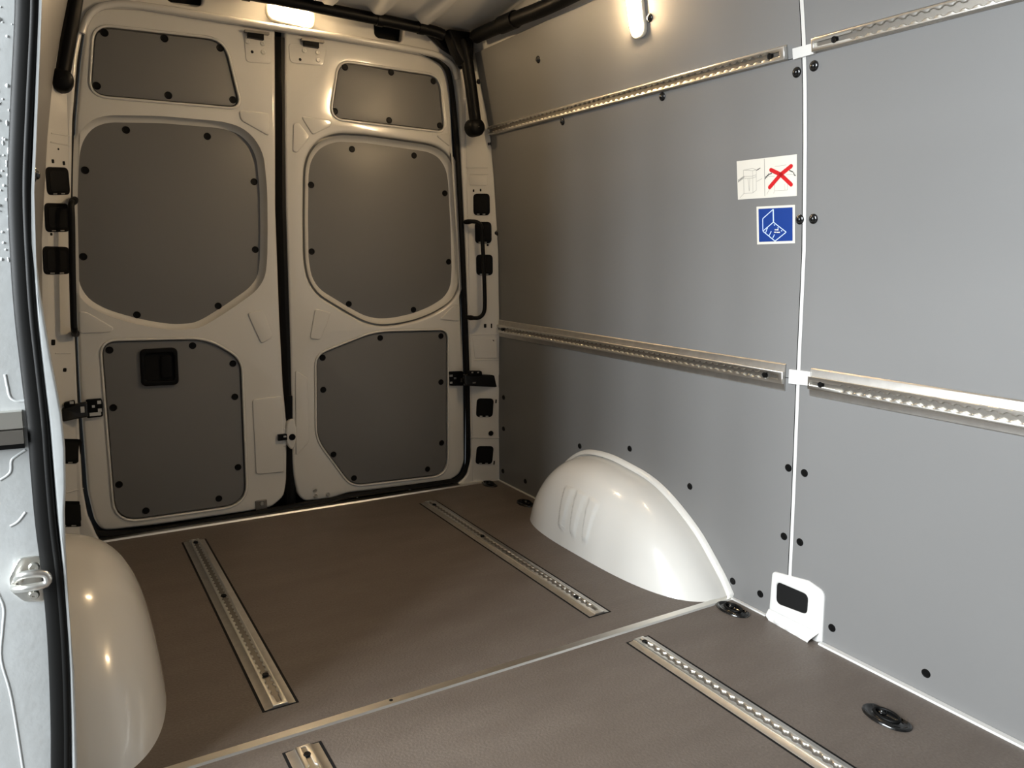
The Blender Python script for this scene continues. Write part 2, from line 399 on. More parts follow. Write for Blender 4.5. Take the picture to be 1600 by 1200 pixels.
# ---- rear body frame around the doors
wb = empty('wall_rear', (0, .02, 0)); tag(wb, 'white painted rear body frame around the door opening', 'wall', kind='structure')
OPEN_PX = [(150, 834), (137, 806), (129, 762), (121, 620), (114, 460), (111, 320), (113, 190), (121, 90), (129, 48), (142, 22), (165, 10), (225, 12), (400, 40), (540, 62), (655, 82), (688, 92), (708, 108), (718, 130),
           (716, 160), (722, 250), (728, 380), (735, 577), (737, 715), (730, 744), (716, 757)]
OPEN_PX[17:19] = [(714, 128), (718, 160)]
op = rl(OPEN_PX, 0)
op = [op[0]] + op[1:-1] + [op[-1]]
opening = op + [(op[-1][0]-.02, -.03), (op[0][0]+.02, -.03)]
opening = rounded(opening, .02, 3)
xo = lambda z: .742-.062*max(0, min(1, (z-.15)/1.5))+.02
outer = [(-.80, -.06), (-.86, .3), (-.86, 1.0), (-.80, 1.5), (-.76, 1.75), (-.71, 1.90), (-.68, 1.935), (.66, 1.935), (.71, 1.89), (xo(1.65), 1.70), (xo(1.65), 1.64), (xo(1.2), 1.2), (xo(.6), .6), (xo(.15), .15), (xo(0), -.06)]
hol1 = rounded(rl([(585, 30), (632, 38), (629, 64), (622, 66), (596, 61), (586, 55)], 0), .012)
hol2 = rounded(rl([(258, -22), (318, -12), (316, 6), (308, 10), (270, 4), (260, -2)], 0), .012)
fr_ = plate('door_frame', [outer, opening, hol1, hol2], REAR(0), .05, .010, WHITE, wb, 3)
lipp = [rear(a, b, -.004) for a, b in ((128, 52), (134, 34), (145, 18), (168, 8), (225, 9), (400, 37), (540, 59), (655, 79), (690, 89), (708, 103), (714, 124))]
MB().tube(smoothpath(lipp, 5), .011, 10).build('header_lip', WHITE, wb, 60)
MB().box((-.62, .052, 1.835), (.62, .06, 1.94)).build('header_back', BLACK_MATT, wb, 0)
def pillar(side):
    mb = MB(); zs = [-.01+.05*k for k in range(38)]
    P = []
    for z in zs:
        if side > 0: a = Vector((xo(z)-.006, -.001, z)); b = Vector((wx(z)-.001, yedge(z)+.001, z))
        else: a = Vector((-xo(z)-.04, -.001, z)); b = Vector((-(wx(z)+.03), -.09, z))
        P.append([a+(b-a)*(k/6) for k in range(7)]+[b+Vector((0, .05, 0))])
    mb.grid(P); o = mb.build('corner_pillar', WHITE, wb, 50); return o
def pillar_pt(px, py, side, off=.0):
    """point of the pillar surface under a pixel"""
    lo, hi = .5, 6; d = ray(px, py)
    def inside(q):
        z = q.z
        if side > 0: a = (xo(z)-.006, -.001); b = (wx(z), yedge(z))
        else: a = (-xo(z)-.04, -.001); b = (-(wx(z)+.03), -.09)
        t = (q.x-a[0])/(b[0]-a[0]); return q.y >= a[1]+(b[1]-a[1])*t-off
    for _ in range(50):
        m = (lo+hi)/2
        if inside(CAM+d*m): hi = m
        else: lo = m
    return CAM+d*hi
pil_r, pil_l = pillar(1), pillar(-1)
tag(pil_r, 'white corner post beside the lined wall'); tag(pil_l, 'white corner post behind the sliding door side')
def pil_frame(c, side):
    e = 12; u = pillar_pt(c[0]+e, c[1], side)-pillar_pt(c[0]-e, c[1], side); v = pillar_pt(c[0], c[1]-e, side)-pillar_pt(c[0], c[1]+e, side)
    u.normalize(); N = u.cross(v).normalized(); N = N if N.y < 0 else -N
    V = N.cross(u); V = V if V.z > 0 else -V
    O = pillar_pt(c[0], c[1], side); return (O, u, V, N)
def plug(c, w, h, side, par):
    fr = pil_frame(c, side); k = (fr[0]-CAM).dot(FW)/F_PX
    cx = abs(fr[1].dot(RT)); W_, H_ = w*k/max(cx, .5), h*k
    o = plate('blanking_plug', [rrect(0, 0, W_, H_, .018)], (fr[0]+fr[3]*.003, *fr[1:]), .006, .002, BLACK, par)
    plate('plug_face', [rrect(0, 0, W_*.74, H_*.74, .012)], (fr[0]+fr[3]*.0042, *fr[1:]), .004, .001, BLACK_MATT, o)
    for s in (-.2, .15):
        plate('clip', [rrect(s*W_, -H_*.45, W_*.16, .0035, .001)], (fr[0]+fr[3]*.0045, *fr[1:]), .004, .0005, STEEL, o)
    return o
for c, w, h in (((752.5, 319.5), 26, 33), ((755, 363.5), 26, 33), ((757, 414), 26, 32), ((757.5, 637), 26, 30), ((757, 711), 26, 29)): plug(c, w, h, 1, pil_r)
for c, w, h in (((90, 283), 25, 42), ((89, 340), 25, 44), ((88, 407), 26, 43), ((105, 705), 25, 39), ((111, 803), 27, 40)): plug(c, w, h, -1, pil_l)
def slot(px, py, w, h, side, par, name='slot'):
    fr = pil_frame((px, py), side); k = (fr[0]-CAM).dot(FW)/F_PX
    plate(name, [rrect(0, 0, w*k, h*k, min(w, h)*k*.3)], (fr[0]+fr[3]*.0016, *fr[1:]), .003, .0004, BLACK_MATT, par)
for a in ((740, 298, 2.5, 4), (751, 297, 2.5, 4), (744, 282, 2.5, 2.5), (757, 280, 2, 9), (758, 509, 4, 6), (768, 509, 2, 7), (770, 533, 4, 4), (748, 543, 3.5, 3.5), (770, 552, 4, 4),
          (775, 627, 2, 6), (772, 723, 2, 6), (762, 383, 3, 3), (727, 198, 2.5, 2.5)): slot(*a, 1, pil_r)
for a in ((82.5, 252, 5, 6), (99.5, 255, 5, 6), (91, 233, 3, 3), (80, 366, 4, 4), (83, 535, 7, 9), (101, 578, 6, 6)): slot(*a, -1, pil_l)
fr = pil_frame((767, 677), 1); inst('rubber_plug', CAP_FLAT, fr[0], frame_for(fr[3]), pil_r, (.95, .95, 1.4))
for side, par, lines in ((1, pil_r, [((722, 262), (762, 262)), ((735, 523), (779, 522)), ((735, 684), (781, 684)), ((734, 272), (763, 272)), ((741, 563), (779, 562))]), (-1, pil_l, [((79, 222), (108, 227)), ((80, 208), (112, 213)), ((86, 552), (110, 552)), ((104, 770), (130, 763))])):
    for a, b in lines:
        mb = MB(); A, B = pillar_pt(*a, side), pillar_pt(*b, side); mb.tube([A+(B-A)*k/4 for k in range(5)], .0022, 6); mb.build('pressed_seam', WHITE, par, 60)
# embossed square pads on the right pillar
for pts in ([(733, 275), (761, 275), (761, 290), (734, 290)], [(738, 528), (777, 528), (777, 560), (742, 560)]):
    fr = pil_frame((sum(p[0] for p in pts)/4, sum(p[1] for p in pts)/4), 1)
    plate('pressed_pad', [rounded(wl(pts, fr), .008)], (fr[0]+fr[3]*.0025, *fr[1:]), .006, .002, WHITE, pil_r)
# sill behind the strip
MB().box((-.80, .012, -.05), (.76, .14, -.012)).build('door_sill', BLACK_MATT, wb, 0)
MB().box((-.80, .125, -.05), (.78, .14, 1.9)).build('dark_backing', BLACK_MATT, wb, 0)  # black sheet added behind the doors so their gaps look dark

# ================================================================== REAR DOORS
YD = .034
DOORS = [
 dict(name='door_1', label='white rear van door with inside handle and three grey panels', outline=[(430, 30), (431, 187), (431, 325), (437, 490), (443, 606), (449, 664), (448, 752), (444, 776), (425, 793), (380, 801), (250, 820), (175, 829), (160, 829), (148, 815), (137, 770), (124, 600), (118, 450), (115, 320), (118, 190), (126, 95), (135, 30), (156, 5), (250, 0), (375, 15)],
  top=([(150, 43), (348, 65), (373, 167), (143, 147)], [.045, .055, .035, .045]),
  big=[(124, 240), (130, 218), (145, 199), (168, 191), (250, 192), (345, 200), (372, 208), (390, 224), (401, 246), (406, 297), (407, 360), (406, 410), (403, 432), (390, 450), (350, 478), (318, 498), (302, 505), (270, 507), (235, 502), (200, 494), (165, 483), (140, 469), (126, 450), (121, 428), (120, 330)],
  low=([(160, 535), (322, 531), (374, 562), (383, 786), (182, 814)], [.045, .06, .045, .08, .08]),
  capt=[(163, 51), (257, 60), (344, 75), (151, 134), (263, 149), (364, 156)],
  capb=[(197, 203), (324, 213), (133, 266), (397, 284), (130, 401), (399, 390), (214, 492), (341, 478)],
  capl=[(171, 547), (301, 540), (364, 568), (177, 637), (367, 620), (186, 757), (372, 730), (228, 798), (342, 779)],
  emb=[[(373, 172), (420, 177), (420, 213), (376, 188)], [(386, 489), (411, 483), (426, 527), (408, 537)], [(123, 486), (135, 487), (178, 512), (174, 519), (124, 521)], [(394, 624), (440, 618), (444, 737), (400, 741)]]),
 dict(name='door_2', label='white rear van door without handle, three grey panels', outline=[(445, 30), (512, 45), (631, 65), (684, 85), (700, 110), (704, 150), (710, 268), (718, 380), (725, 577), (726, 722), (718, 742), (701, 752), (613, 763), (543, 771), (520, 779), (476, 784), (466, 774), (459, 745), (457, 722), (456, 650), (453, 518), (447, 325), (445, 187)],
  top=([(531, 99), (684, 121), (692, 204), (518, 183)], [.04, .05, .03, .045]),
  big=[(482, 270), (486, 250), (497, 234), (512, 225), (530, 221), (569, 223), (620, 230), (669, 237), (686, 246), (696, 262), (700, 280), (704, 352), (706, 421), (704, 448), (694, 465), (672, 479), (645, 490), (613, 497), (588, 498), (568, 493), (546, 481), (500, 453), (487, 434), (482, 405), (481, 340)],
  low=([(584, 520), (697, 517), (697, 740), (549, 757), (496, 685), (495, 556)], [.07, .035, .07, .05, .05, .04]),
  capt=[(539, 105), (611, 113), (677, 127), (523, 174), (608, 188), (687, 196)],
  capb=[(550, 233), (647, 243), (486, 289), (695, 302), (487, 393), (701, 409), (545, 475), (646, 484)],
  capl=[(594, 528), (689, 525), (504, 559), (505, 609), (689, 597), (690, 692), (521, 710), (668, 733), (553, 747)],
  emb=[[(470, 182), (517, 187), (517, 197), (488, 211)], [(458, 193), (466, 191), (484, 214), (464, 239), (457, 237)], [(492, 482), (517, 488), (500, 531), (484, 529)], [(686, 499), (709, 476), (718, 477), (718, 502)], [(681, 212), (701, 206), (703, 230)], [(461, 578), (480, 590), (483, 690), (462, 712)]]),
]
door_objs = []
for D in DOORS:
    dr = empty(D['name'], (rear(280 if D['name'] == 'door_1' else 590, 780, YD).x, YD, .02)); tag(dr, D['label'], 'door', kind='structure'); door_objs.append(dr)
    out = rounded(rl(D['outline'], YD), .02, 3)
    big = rounded(rl(D['big'], YD+.036), .03, 3)            # the board at the bottom of the recess
    big_open = inset(big, .029)
    top = rounded(rl(D['top'][0], YD+.006), D['top'][1], 6); low = rounded(rl(D['low'][0], YD+.006), D['low'][1], 6)
    plate('door_shell', [out, big_open, inset(top, .006), inset(low, .006)], REAR(YD), .06, .011, WHITE, dr, 4)
    # sloping wall of the big recess
    bo = inset(big_open, -.008); bi = inset(big, -.008); mb = MB()
    mb.grid([[(a[0], YD+.008, a[1]), (a[0]*.75+b[0]*.25, YD+.024, a[1]*.75+b[1]*.25), (a[0]*.45+b[0]*.55, YD+.034, a[1]*.45+b[1]*.55), (b[0], YD+.0395, b[1])] for a, b in zip(bo, bi)], True)
    mb.build('recess_wall', WHITE, dr, 60)
    plate('inner_skin', [inset(out, -.02)], REAR(YD+.046), .01, .001, WHITE, dr)
    for nm, lp, y, caps, lab in (('t', top, YD+.006, D['capt'], 'small upper grey lining panel'), ('b', big, YD+.036, D['capb'], 'large middle grey lining panel'), ('l', low, YD+.006, D['capl'], 'lower grey lining panel with cut corners')):
        pn = plate('lining_panel', [lp], REAR(y), .008, .001, GREY, dr); tag(pn, lab)
        for c in caps: cap_rear(c[0], c[1], y, pn, s=1.0)
        if nm != 'b':   # rolled lip around the flush panels
            ed = inset(lp, .008); MB().tube([(q[0], YD-.0005, q[1]) for q in ed], .0045, 8, True).build('panel_lip', WHITE, dr, 60)
    for e in D['emb']:
        plate('pressed_pad', [rounded(rl(e, YD), .012)], REAR(YD-.0055), .008, .0036, WHITE, dr, 3)
d1, d2 = door_objs
# inside handle
hd = plate('handle_bezel', [rounded(rl([(218, 546), (277, 543), (280, 601), (221, 604)], YD-.004), .02, 6), rounded(rl([(225, 553), (271, 551), (273, 594), (227, 596)], YD-.004), .012, 5)], REAR(YD-.006), .014, .004, BLACK, d1)
plate('handle_cup', [rounded(rl([(222, 550), (274, 548), (276, 597), (224, 599)], YD), .014)], REAR(YD+.004), .004, .0005, BLACK_MATT, hd)
plate('handle_lever', [rounded(rl([(251, 556), (268, 555), (270, 590), (252, 591)], YD-.002), .01)], REAR(YD-.004), .010, .003, BLACK, hd)
# top catches
for dr, pad, ct, dots, dk in ((d1, [(381, 55), (424, 60), (425, 100), (384, 97)], (399, 56), [(386.5, 65), (410, 68), (411, 81.5)], (394, 81)),
                              (d2, [(450, 68), (511, 73), (505, 103), (453, 98)], (486, 69), [(475, 79), (496, 82), (497, 94)], (469, 93))):
    o = plate('catch_pad', [rounded(rl(pad, YD), .016)], REAR(YD-.003), .006, .0025, WHITE, dr, 3)
    p = rear(*ct, YD-.01); MB().obox(p, (1, 0, 0), (0, 0, 1), (0, 1, 0), .055, .022, .02).build('catch', BLACK, dr, 0)
    p = rear(ct[0]+2, ct[1]-5, YD-.012); MB().obox(p, (1, 0, .05), (0, 0, 1), (0, 1, 0), .085, .008, .02).build('catch_bracket', ALU_DARK, dr, 0)
    for c in dots: cap_rear(*c, YD-.003, dr, BOLT, .95, 'bolt')
    cap_rear(*dk, YD-.003, dr, HOLE, .8, 'hole')
# bottom bracket, bolts, latch
o = plate('lower_catch', [rounded(rl([(399, 783), (417, 780), (418, 796), (400, 799)], YD-.004), .004)], REAR(YD-.006), .01, .002, ALU_DARK, d1)
cap_rear(409, 787, YD-.006, d1, BOLT, .9, 'bolt')
for c in ((492, 766), (493, 775), (512, 772.5)): cap_rear(*c, YD, d2, BOLT, 1.0, 'bolt')
plate('latch_pad', [rounded(rl([(429, 672), (447, 668), (448, 697), (430, 698)], YD), .012)], REAR(YD-.004), .006, .003, WHITE, d1, 3)
p = rear(441, 683, YD-.010); MB().obox(p, (1, 0, 0), (0, 0, 1), (0, 1, 0), .034, .024, .016).build('latch', BLACK, d1, 0)
p = rear(445, 682, YD-.02); MB().obox(p, (1, 0, 0), (0, 0, 1), (0, 1, 0), .010, .006, .006).build('latch_tongue', STEEL, d1, 0)
plate('latch_boss', [rounded(rl([(449, 658), (459, 653), (464, 672), (462, 694), (456, 704), (448, 695), (446, 678)], YD-.01), .02, 5)], REAR(YD-.014), .03, .007, WHITE, d2, 4)
cap_rear(456.6, 683, YD-.0145, d2, CAP_FLAT, 1.05, 'rubber_plug')
plate('latch_block', [rounded(rl([(447, 618), (457, 618), (457, 655), (447, 655)], YD), .004)], REAR(YD-.002), .03, .002, BLACK, d2)
# gap seal between the doors
mb = MB(); mb.tube([rear(a, b, YD+.028) for a, b in ((438, 60), (440, 187), (440, 325), (445, 490), (450, 606), (452, 700), (453, 800))], .024, 10); gs = mb.build('door_gap_seal', RUBBER)
tag(gs, 'black rubber seal filling the gap between the rear doors', 'seal')

# rear opening seal
pts = [(702, 120), (707, 150), (713, 215), (719, 320), (725, 450), (730, 577), (731.5, 700), (729, 730), (716, 748), (690, 754), (555, 773), (520, 781), (470, 789), (400, 802), (250, 827), (165, 834), (145, 828), (133, 808), (125, 765), (116, 600), (110, 450), (107, 320), (110, 190), (118, 92), (127, 38), (142, 16), (166, 5), (260, 12), (400, 36), (520, 55), (640, 76), (682, 92), (696, 105)]
P = smoothpath([rear(a, b, .018) for a, b in pts], 5, True)
o = MB().tube(P, .0115, 8, True).build('door_seal', RUBBER); tag(o, 'black rubber seal running around the rear door opening', 'seal')

# ================================================================== CARGO RAILS
def rail(A, B, Wd, label, group, ends=(.03, .03), screws=(), lift=0.0, first=.05, rise=.0135, h=.0375, tw=.0165):
    A, B = Vector(A), Vector(B); L = (B-A).length; U = (B-A).normalized(); Wd = Vector(Wd); Wd = (Wd-U*Wd.dot(U)).normalized(); N = U.cross(Wd)
    if N.dot(CAM-A) < 0: N = -N
    O = A+N*lift; fr = (O, U, Wd, N)
    t = empty('cargo_rail', (A+B)/2); tag(t, label, 'cargo rail', group)
    w = min(.012, h-.012)
    mb = MB(); q_ = min(.008, h-.004-w); pr = [(-h, 0), (-h+.003, .003), (-w-q_, .0045), (-w-q_/2, .0065), (w+q_/2, .0065), (w+q_, .0045), (h-.003, .003), (h, 0)]
    mb.grid([[O+U*s+Wd*a+N*b for a, b in pr] for s in (0, L)]); n = len(pr); mb.f += [tuple(range(n)), tuple(range(n, 2*n))]
    mb.build('flange', ALU, t, 30)
    pitch = .0254; c0 = first; nh = int((L-c0-ends[1])/pitch)
    a0 = math.asin(.0052/.0098); up = []
    def scal(sg):
        r = []
        for k in range(nh+1):
            s = c0+k*pitch
            for j in range(6):
                a = pi-a0-(pi-2*a0)*j/5; r.append((s+.0098*cos(a), sg*.0098*sin(a)))
        return r
    top = [(ends[0]*.5, .0052)]+scal(1)+[(L-.006, .0052)]; bot = [(ends[0]*.5, -.0052)]+scal(-1)+[(L-.006, -.0052)]
    slot = top+bot[::-1]
    plate('slotted_track', [[(0, -tw), (L, -tw), (L, tw), (0, tw)], slot], (O+N*rise, U, Wd, N), rise-.0055, .0012, ALU_BRIGHT, t, 1, 50)
    MB().add([O+U*.004+Wd*-.012+N*.0068, O+U*(L-.004)+Wd*-.012+N*.0068, O+U*(L-.004)+Wd*.012+N*.0068, O+U*.004+Wd*.012+N*.0068], [(0,1,2,3)]).build('track_channel', ALU_DARK, t, 0)
    if lift: MB().obox((A+B)/2+N*.0003, U, Wd, N, L+.008, 2*h+.007, .0004).build('floor_groove', BLACK_MATT, t, 0)
    for s in screws:
        inst('screw', CAP_FLAT, O+U*(s*L if s <= 1 else s)+N*(rise-.0015), (U, N.cross(U), N), t, (.62, .62, 1.2))
    return t
WUP = Vector((0, 0, 1))
def wrail(y0, y1, z, lab, grp, **k):
    N = wall_normal(z); W_ = (WUP-N*WUP.dot(N)).normalized()
    rail((wx(z)-.001, y0, z), (wx(z)-.001, y1, z), W_, lab, grp, **k)
G1, G2 = 'cargo rails on the lined side wall', 'cargo rails set into the floor'
wrail(-1.575, -.105, 1.532, 'upper wall cargo rail between the rear post and the joint strip', G1, screws=(.03,), h=.0185, tw=.0150)
wrail(-3.2, -1.652, 1.532, 'upper wall cargo rail on the front boards above the stickers', G1, screws=(.96,), first=.04, ends=(.03, .09), h=.0185, tw=.0150)
wrail(-1.583, -.072, .713, 'lower wall cargo rail over the wheel arch, between rear post and joint strip', G1, screws=(.04, .97), ends=(.03, .05))
wrail(-3.2, -1.662, .713, 'lower wall cargo rail on the front boards', G1, screws=(.975,), first=.04, ends=(.03, .09))
XT = .458
def frail(sx, a, b, lab, **k): rail((sx*XT, a, 0), (sx*XT, b, 0), (1, 0, 0), lab, G2, lift=-.0022, rise=.0095, **k)
frail(-1, -1.3046, -.153, 'long floor rail in the rear board beside the half hidden wheel arch', screws=(.12, .55, .97), ends=(.02, .03))
frail(1, -1.3046, -.153, 'long floor rail in the rear board beside the ribbed wheel arch', screws=(.10, .6, .95))
frail(1, -3.2, -1.4733, 'floor rail in the front board running towards the black lashing cup', screws=(.985,), ends=(.02, .05))
frail(-1, -3.2, -1.4733, 'floor rail in the front board of which only the end shows', screws=(.98,), ends=(.02, .06))

# ================================================================== WHEEL ARCHES
def arch(sd, label):
    t = empty('wheel_arch_cover', (sd*.78, -.93, 0)); tag(t, label, 'wheel arch', 'wheel arch covers')
    OUT = [(-.455, 0), (-.472, .07), (-.505, .14), (-.56, .215), (-.64, .280), (-.72, .311), (-.83, .322), (-.94, .313), (-1.04, .297), (-1.119, .268), (-1.20, .220), (-1.274, .163), (-1.335, .098), (-1.38, .045), (-1.410, 0)]
    O2 = [(v.x, v.y*.925) for v in smoothpath([Vector((a, b, 0)) for a, b in OUT], 9)]
    yc = -.915; D = .215; XW = .882; lo_ = 0 if sd > 0 else .034
    D += lo_; XW += lo_; n = 3.0; NT = 70
    mb = MB(); P = []
    def rib(y, z):
        h = 0
        for k in range(3):
            y0 = -.805-k*.072; zz = (z-.055)/.165
            if 0 <= zz <= 1:
                half = .010+.013*zz; e = min(1, zz/.12, (1-zz)/.05)
                u = (y-y0)/half
                if abs(u) < 1.25:
                    edge = max(0, min(1, (1.25-abs(u))/.22)); h += -.0075*edge*e*(1.0 if u < .0 else 1.0)
        return h
    for (y, z) in O2:
        row = []
        for j in range(NT+1):
            th = (j/NT)*pi/2; s = max(cos(th), 0)**(2/n); xd = D*sin(th)**(2/n)
            if j == NT: s = 0.0005
            if xd < .0: xd = 0
            # inner face leans: narrower at the top
            yy, zz = yc+(y-yc)*(.12*0+s), z*s
            xin = xd*(1-.10*(zz/.32))
            x = XW-xin
            if xd > D*.86 and sd > 0: x -= rib(yy, zz)*-1
            row.append((sd*x, yy, zz))
        P.append(row)
    mb.grid(P); mb.build('arch_shell', WHITE, t, 60)
    fl_ = MB(); P = []
    for (y, z), (y2, z2) in zip(O2, inset(O2+[(yc, -.3)], .022)[:-1]):
        zz = max(z2, 0); xw = wx(zz)+lo_
        P.append([(sd*(wx(z)+lo_-.004), y, z), (sd*(xw-.016), (y+y2)/2*.6+y*.4, (z*.7+zz*.3)), (sd*(xw-.013), y2*.8+y*.2, zz*.8+z*.2), (sd*(xw-.0005), y2, zz)])
    fl_.grid(P); fl_.build('flange', WHITE, t, 60)
    return t
arch(1, 'glossy white wheel arch cover with three pressed ribs at the lined wall')
arch(-1, 'glossy white wheel arch cover partly hidden behind the sliding door post')

# ================================================================== LASHING CUPS
def cup(c, sc, rz, label):
    t = empty('lashing_cup', (c[0], c[1], 0)); tag(t, label, 'lashing point', 'black lashing cups in the floor')
    def ring(a, b, z, n=32):
        r = []
        for k in range(n):
            q = 2*pi*k/n; x, y = a*cos(q), b*sin(q); x = min(x, a*.62)
            r.append((c[0]+sc*(x*cos(rz)-y*sin(rz)), c[1]+sc*(x*sin(rz)+y*cos(rz)), z))
        return r
    prof = [(1.0, .0002), (.985, .004), (.93, .006), (.86, .005), (.80, .0012), (.66, .0006), (.60, .002), (.52, .0045), (.46, .002), (.3, .0008), (.02, .0008)]
    mb = MB(); R = [ring(.043*k, .066*k, z) for k, z in prof]; mb.grid([list(r) for r in zip(*R)], True); mb.build('dish', GLOSSBLACK, t, 60)
    L = []
    for k in range(24):
        q = 2*pi*k/24; x, y = .019*cos(q), .034*sin(q); L.append((c[0]+sc*x, c[1]+sc*y, .008+.002*cos(q)))
    MB().tube(L, .0042*sc, 8, True).build('lashing_ring', BLACK, t, 60)
    inst('bolt', CAP_DOME, (c[0]+.012*sc, c[1]+.02*sc, .003), frame_for((0, 0, 1), (0, 1, 0)), t, (.8, .8, .8))
for px, py, sc, lab in ((765, 757, .75, 'black lashing cup in the floor corner beside the rear doors'), (822, 787, .8, 'black lashing cup partly hidden behind the ribbed wheel arch'),
                        (1145, 953, .85, 'black lashing cup between wheel arch and white pillar foot'), (1385, 1122, .86, 'black lashing cup in the open front board away from the wall')):
    p = floor_at(px, py); cup((p.x, p.y), sc, 0, lab)

# ================================================================== DUCTS, CABLES, HINGES
def duct(name, pts, r, label, cat, n=14, per=6, extra=None):
    t = empty(name, pts[0]); tag(t, label, cat)
    MB().tube(smoothpath(pts, per), r, n).build('tube', BLACK, t, 60)
    return t
hdz = 1.879
t = duct('cable_duct', [(-.64, -.09, 1.872), (-.60, -.09, hdz), (.0, -.09, hdz+.004), (.45, -.09, hdz+.002), (.545, -.09, 1.872)], .021, 'black cable duct along the roof edge over the rear doors', 'duct')
for x in (-.2, .28, .45): MB().tube([(x-.012, -.09, hdz+.003), (x+.012, -.09, hdz+.003)], .0245, 14).build('clamp', BLACK, t, 60)
t = duct('cable_duct', [(.648, -.165, 1.863), (.648, -.20, 1.866), (.648, -.48, 1.858), (.648, -.75, 1.85), (.64, -1.6, 1.86), (.64, -3.2, 1.86)], .026, 'thick black cable duct along the top edge of the lined wall', 'duct')
MB().tube([(.648, -.36, 1.862), (.648, -.46, 1.859)], .031, 14).build('collar', BLACK, t, 60)
# corner block and the drop ducts on the posts
def drop(side, path, ball, label):
    t = empty('drop_duct', ball); tag(t, label, 'duct', 'black drop ducts on the corner posts')
    MB().tube(smoothpath(path, 6), .024, 14).build('tube', BLACK, t, 60)
    b = Vector(ball); mb = MB(); P = []
    for k in range(20):
        a = 2*pi*k/20; P.append([(b.x+r*cos(a), b.y-d, b.z+r*sin(a)) for r, d in ((.036, -.03), (.036, .012), (.031, .022), (.02, .027), (.001, .029))])
    mb.grid(P, True); mb.build('end_cap', BLACK, t, 60); return t
pr_ = [rear(a, b, -.105) for a, b in ((722, 62), (729, 92), (735, 130), (740, 168), (743, 192))]
t = drop(1, pr_, rear(743, 199, -.105), 'black drop duct with round end on the post beside the lined wall')
cb = [(662, 46), (690, 42), (738, 52), (742, 72), (738, 100), (722, 108), (712, 88), (694, 76)]
plate('corner_block', [rounded(rl(cb, -.03), .012)], REAR(-.03), .028, .008, BLACK, t, 3)
plate('corner_block', [rounded(rl([(700, 44), (742, 50), (741, 98), (724, 100), (712, 78)], -.118), .014)], REAR(-.118), .06, .012, BLACK, t, 3)
pl_ = [rear(a, b, -.06) for a, b in ((122, -40), (116, 0), (106, 60), (98, 105), (95, 122))]
drop(-1, pl_, rear(95, 125, -.06), 'black drop duct with round end on the post behind the sliding door')
# bowed cables on the posts
def cable(pts, r, label):
    t = empty('cable_loop', pts[-1]); tag(t, label, 'cable', 'black cables at the rear posts')
    MB().tube(smoothpath(pts, 6), r, 10).build('cable', RUBBER, t, 60)
    for a, b in ((pts[0], pts[1]), (pts[-1], pts[-2])):
        a, b = Vector(a), Vector(b); MB().tube([a, a+(b-a)*.5, a+(b-a)*.9], [r*1.1, r*1.3, r*1.1], 10).build('boot', BLACK, t, 60)
cable([rear(a, b, y) for a, b, y in ((727, 347, -.01), (737, 346, -.05), (747, 348, -.07), (752.5, 356, -.075), (754, 380, -.075), (756, 420, -.075), (757.5, 470, -.075), (756, 488, -.075), (749, 496, -.07), (740, 497, -.05), (731, 496, -.01))], .0088, 'bowed black cable on the post beside the lined wall')
cable([rear(a, b, y) for a, b, y in ((117, 312, .0), (113, 316, -.04), (111, 322, -.07), (112, 345, -.075), (113, 420, -.075), (115, 500, -.075), (116, 514, -.07), (117, 520, -.04), (119, 522, .0))], .010, 'black cable seen edge on beside the door with the handle')
# door check arms
def check(side, label):
    t = empty('door_check_arm', rear(745 if side > 0 else 118, 600, -.02)); tag(t, label, 'door check', 'door check arms')
    if side > 0:
        A = rl([(702, 581), (724, 580), (725, 584), (725, 603), (704, 603)], YD-.012); B = rl([(726, 585), (784, 586), (791, 584), (792, 603), (786, 606), (727, 603)], -.04)
        C = rl([(735, 580), (754, 580), (755, 588), (735, 588)], -.05)
        W_ = [(705, 587, 5, 3), (711, 591, 4, 3), (705, 598, 4, 3), (721, 594, 3, 6), (738, 582, 3, 2), (747, 582, 3, 2), (741, 598, 5, 2)]
    else:
        A = rl([(134, 625), (159, 623), (161, 632), (161, 651), (136, 654)], YD-.012); B = rl([(96, 638), (120, 631), (137, 628), (138, 652), (120, 655), (97, 660)], -.04)
        C = rl([(100, 630), (117, 626), (118, 634), (100, 638)], -.05)
        W_ = [(155, 628.5, 4, 4), (146, 635, 3, 3), (156, 641, 4, 4), (149, 647, 12, 4), (129, 640, 4, 7), (112, 629, 4, 3)]
    plate('mounting_plate', [rounded(A, .006)], REAR(YD-.012), .022, .004, BLACK, t)
    plate('arm', [rounded(B, .008)], REAR(-.04), .022, .006, GLOSSBLACK, t, 3)
    plate('arm_bracket', [rounded(C, .006)], REAR(-.045), .02, .003, BLACK, t)
    for a, b, w_, h_ in W_:
        y = YD-.0125 if ((a < 728) if side > 0 else (a > 138)) else -.0405
        if (side > 0 and b < 584 and a > 734) or (side < 0 and b < 631 and a < 120): y = -.0455
        p = rear(a, b, y); k = .0029; MB().obox(p, (1, 0, 0), (0, 0, 1), (0, 1, 0), w_*k, h_*k, .002).build('rivet', STEEL, t, 0)
check(1, 'black door check arm at the post beside the lined wall')
check(-1, 'black door check arm at the post behind the sliding door side')

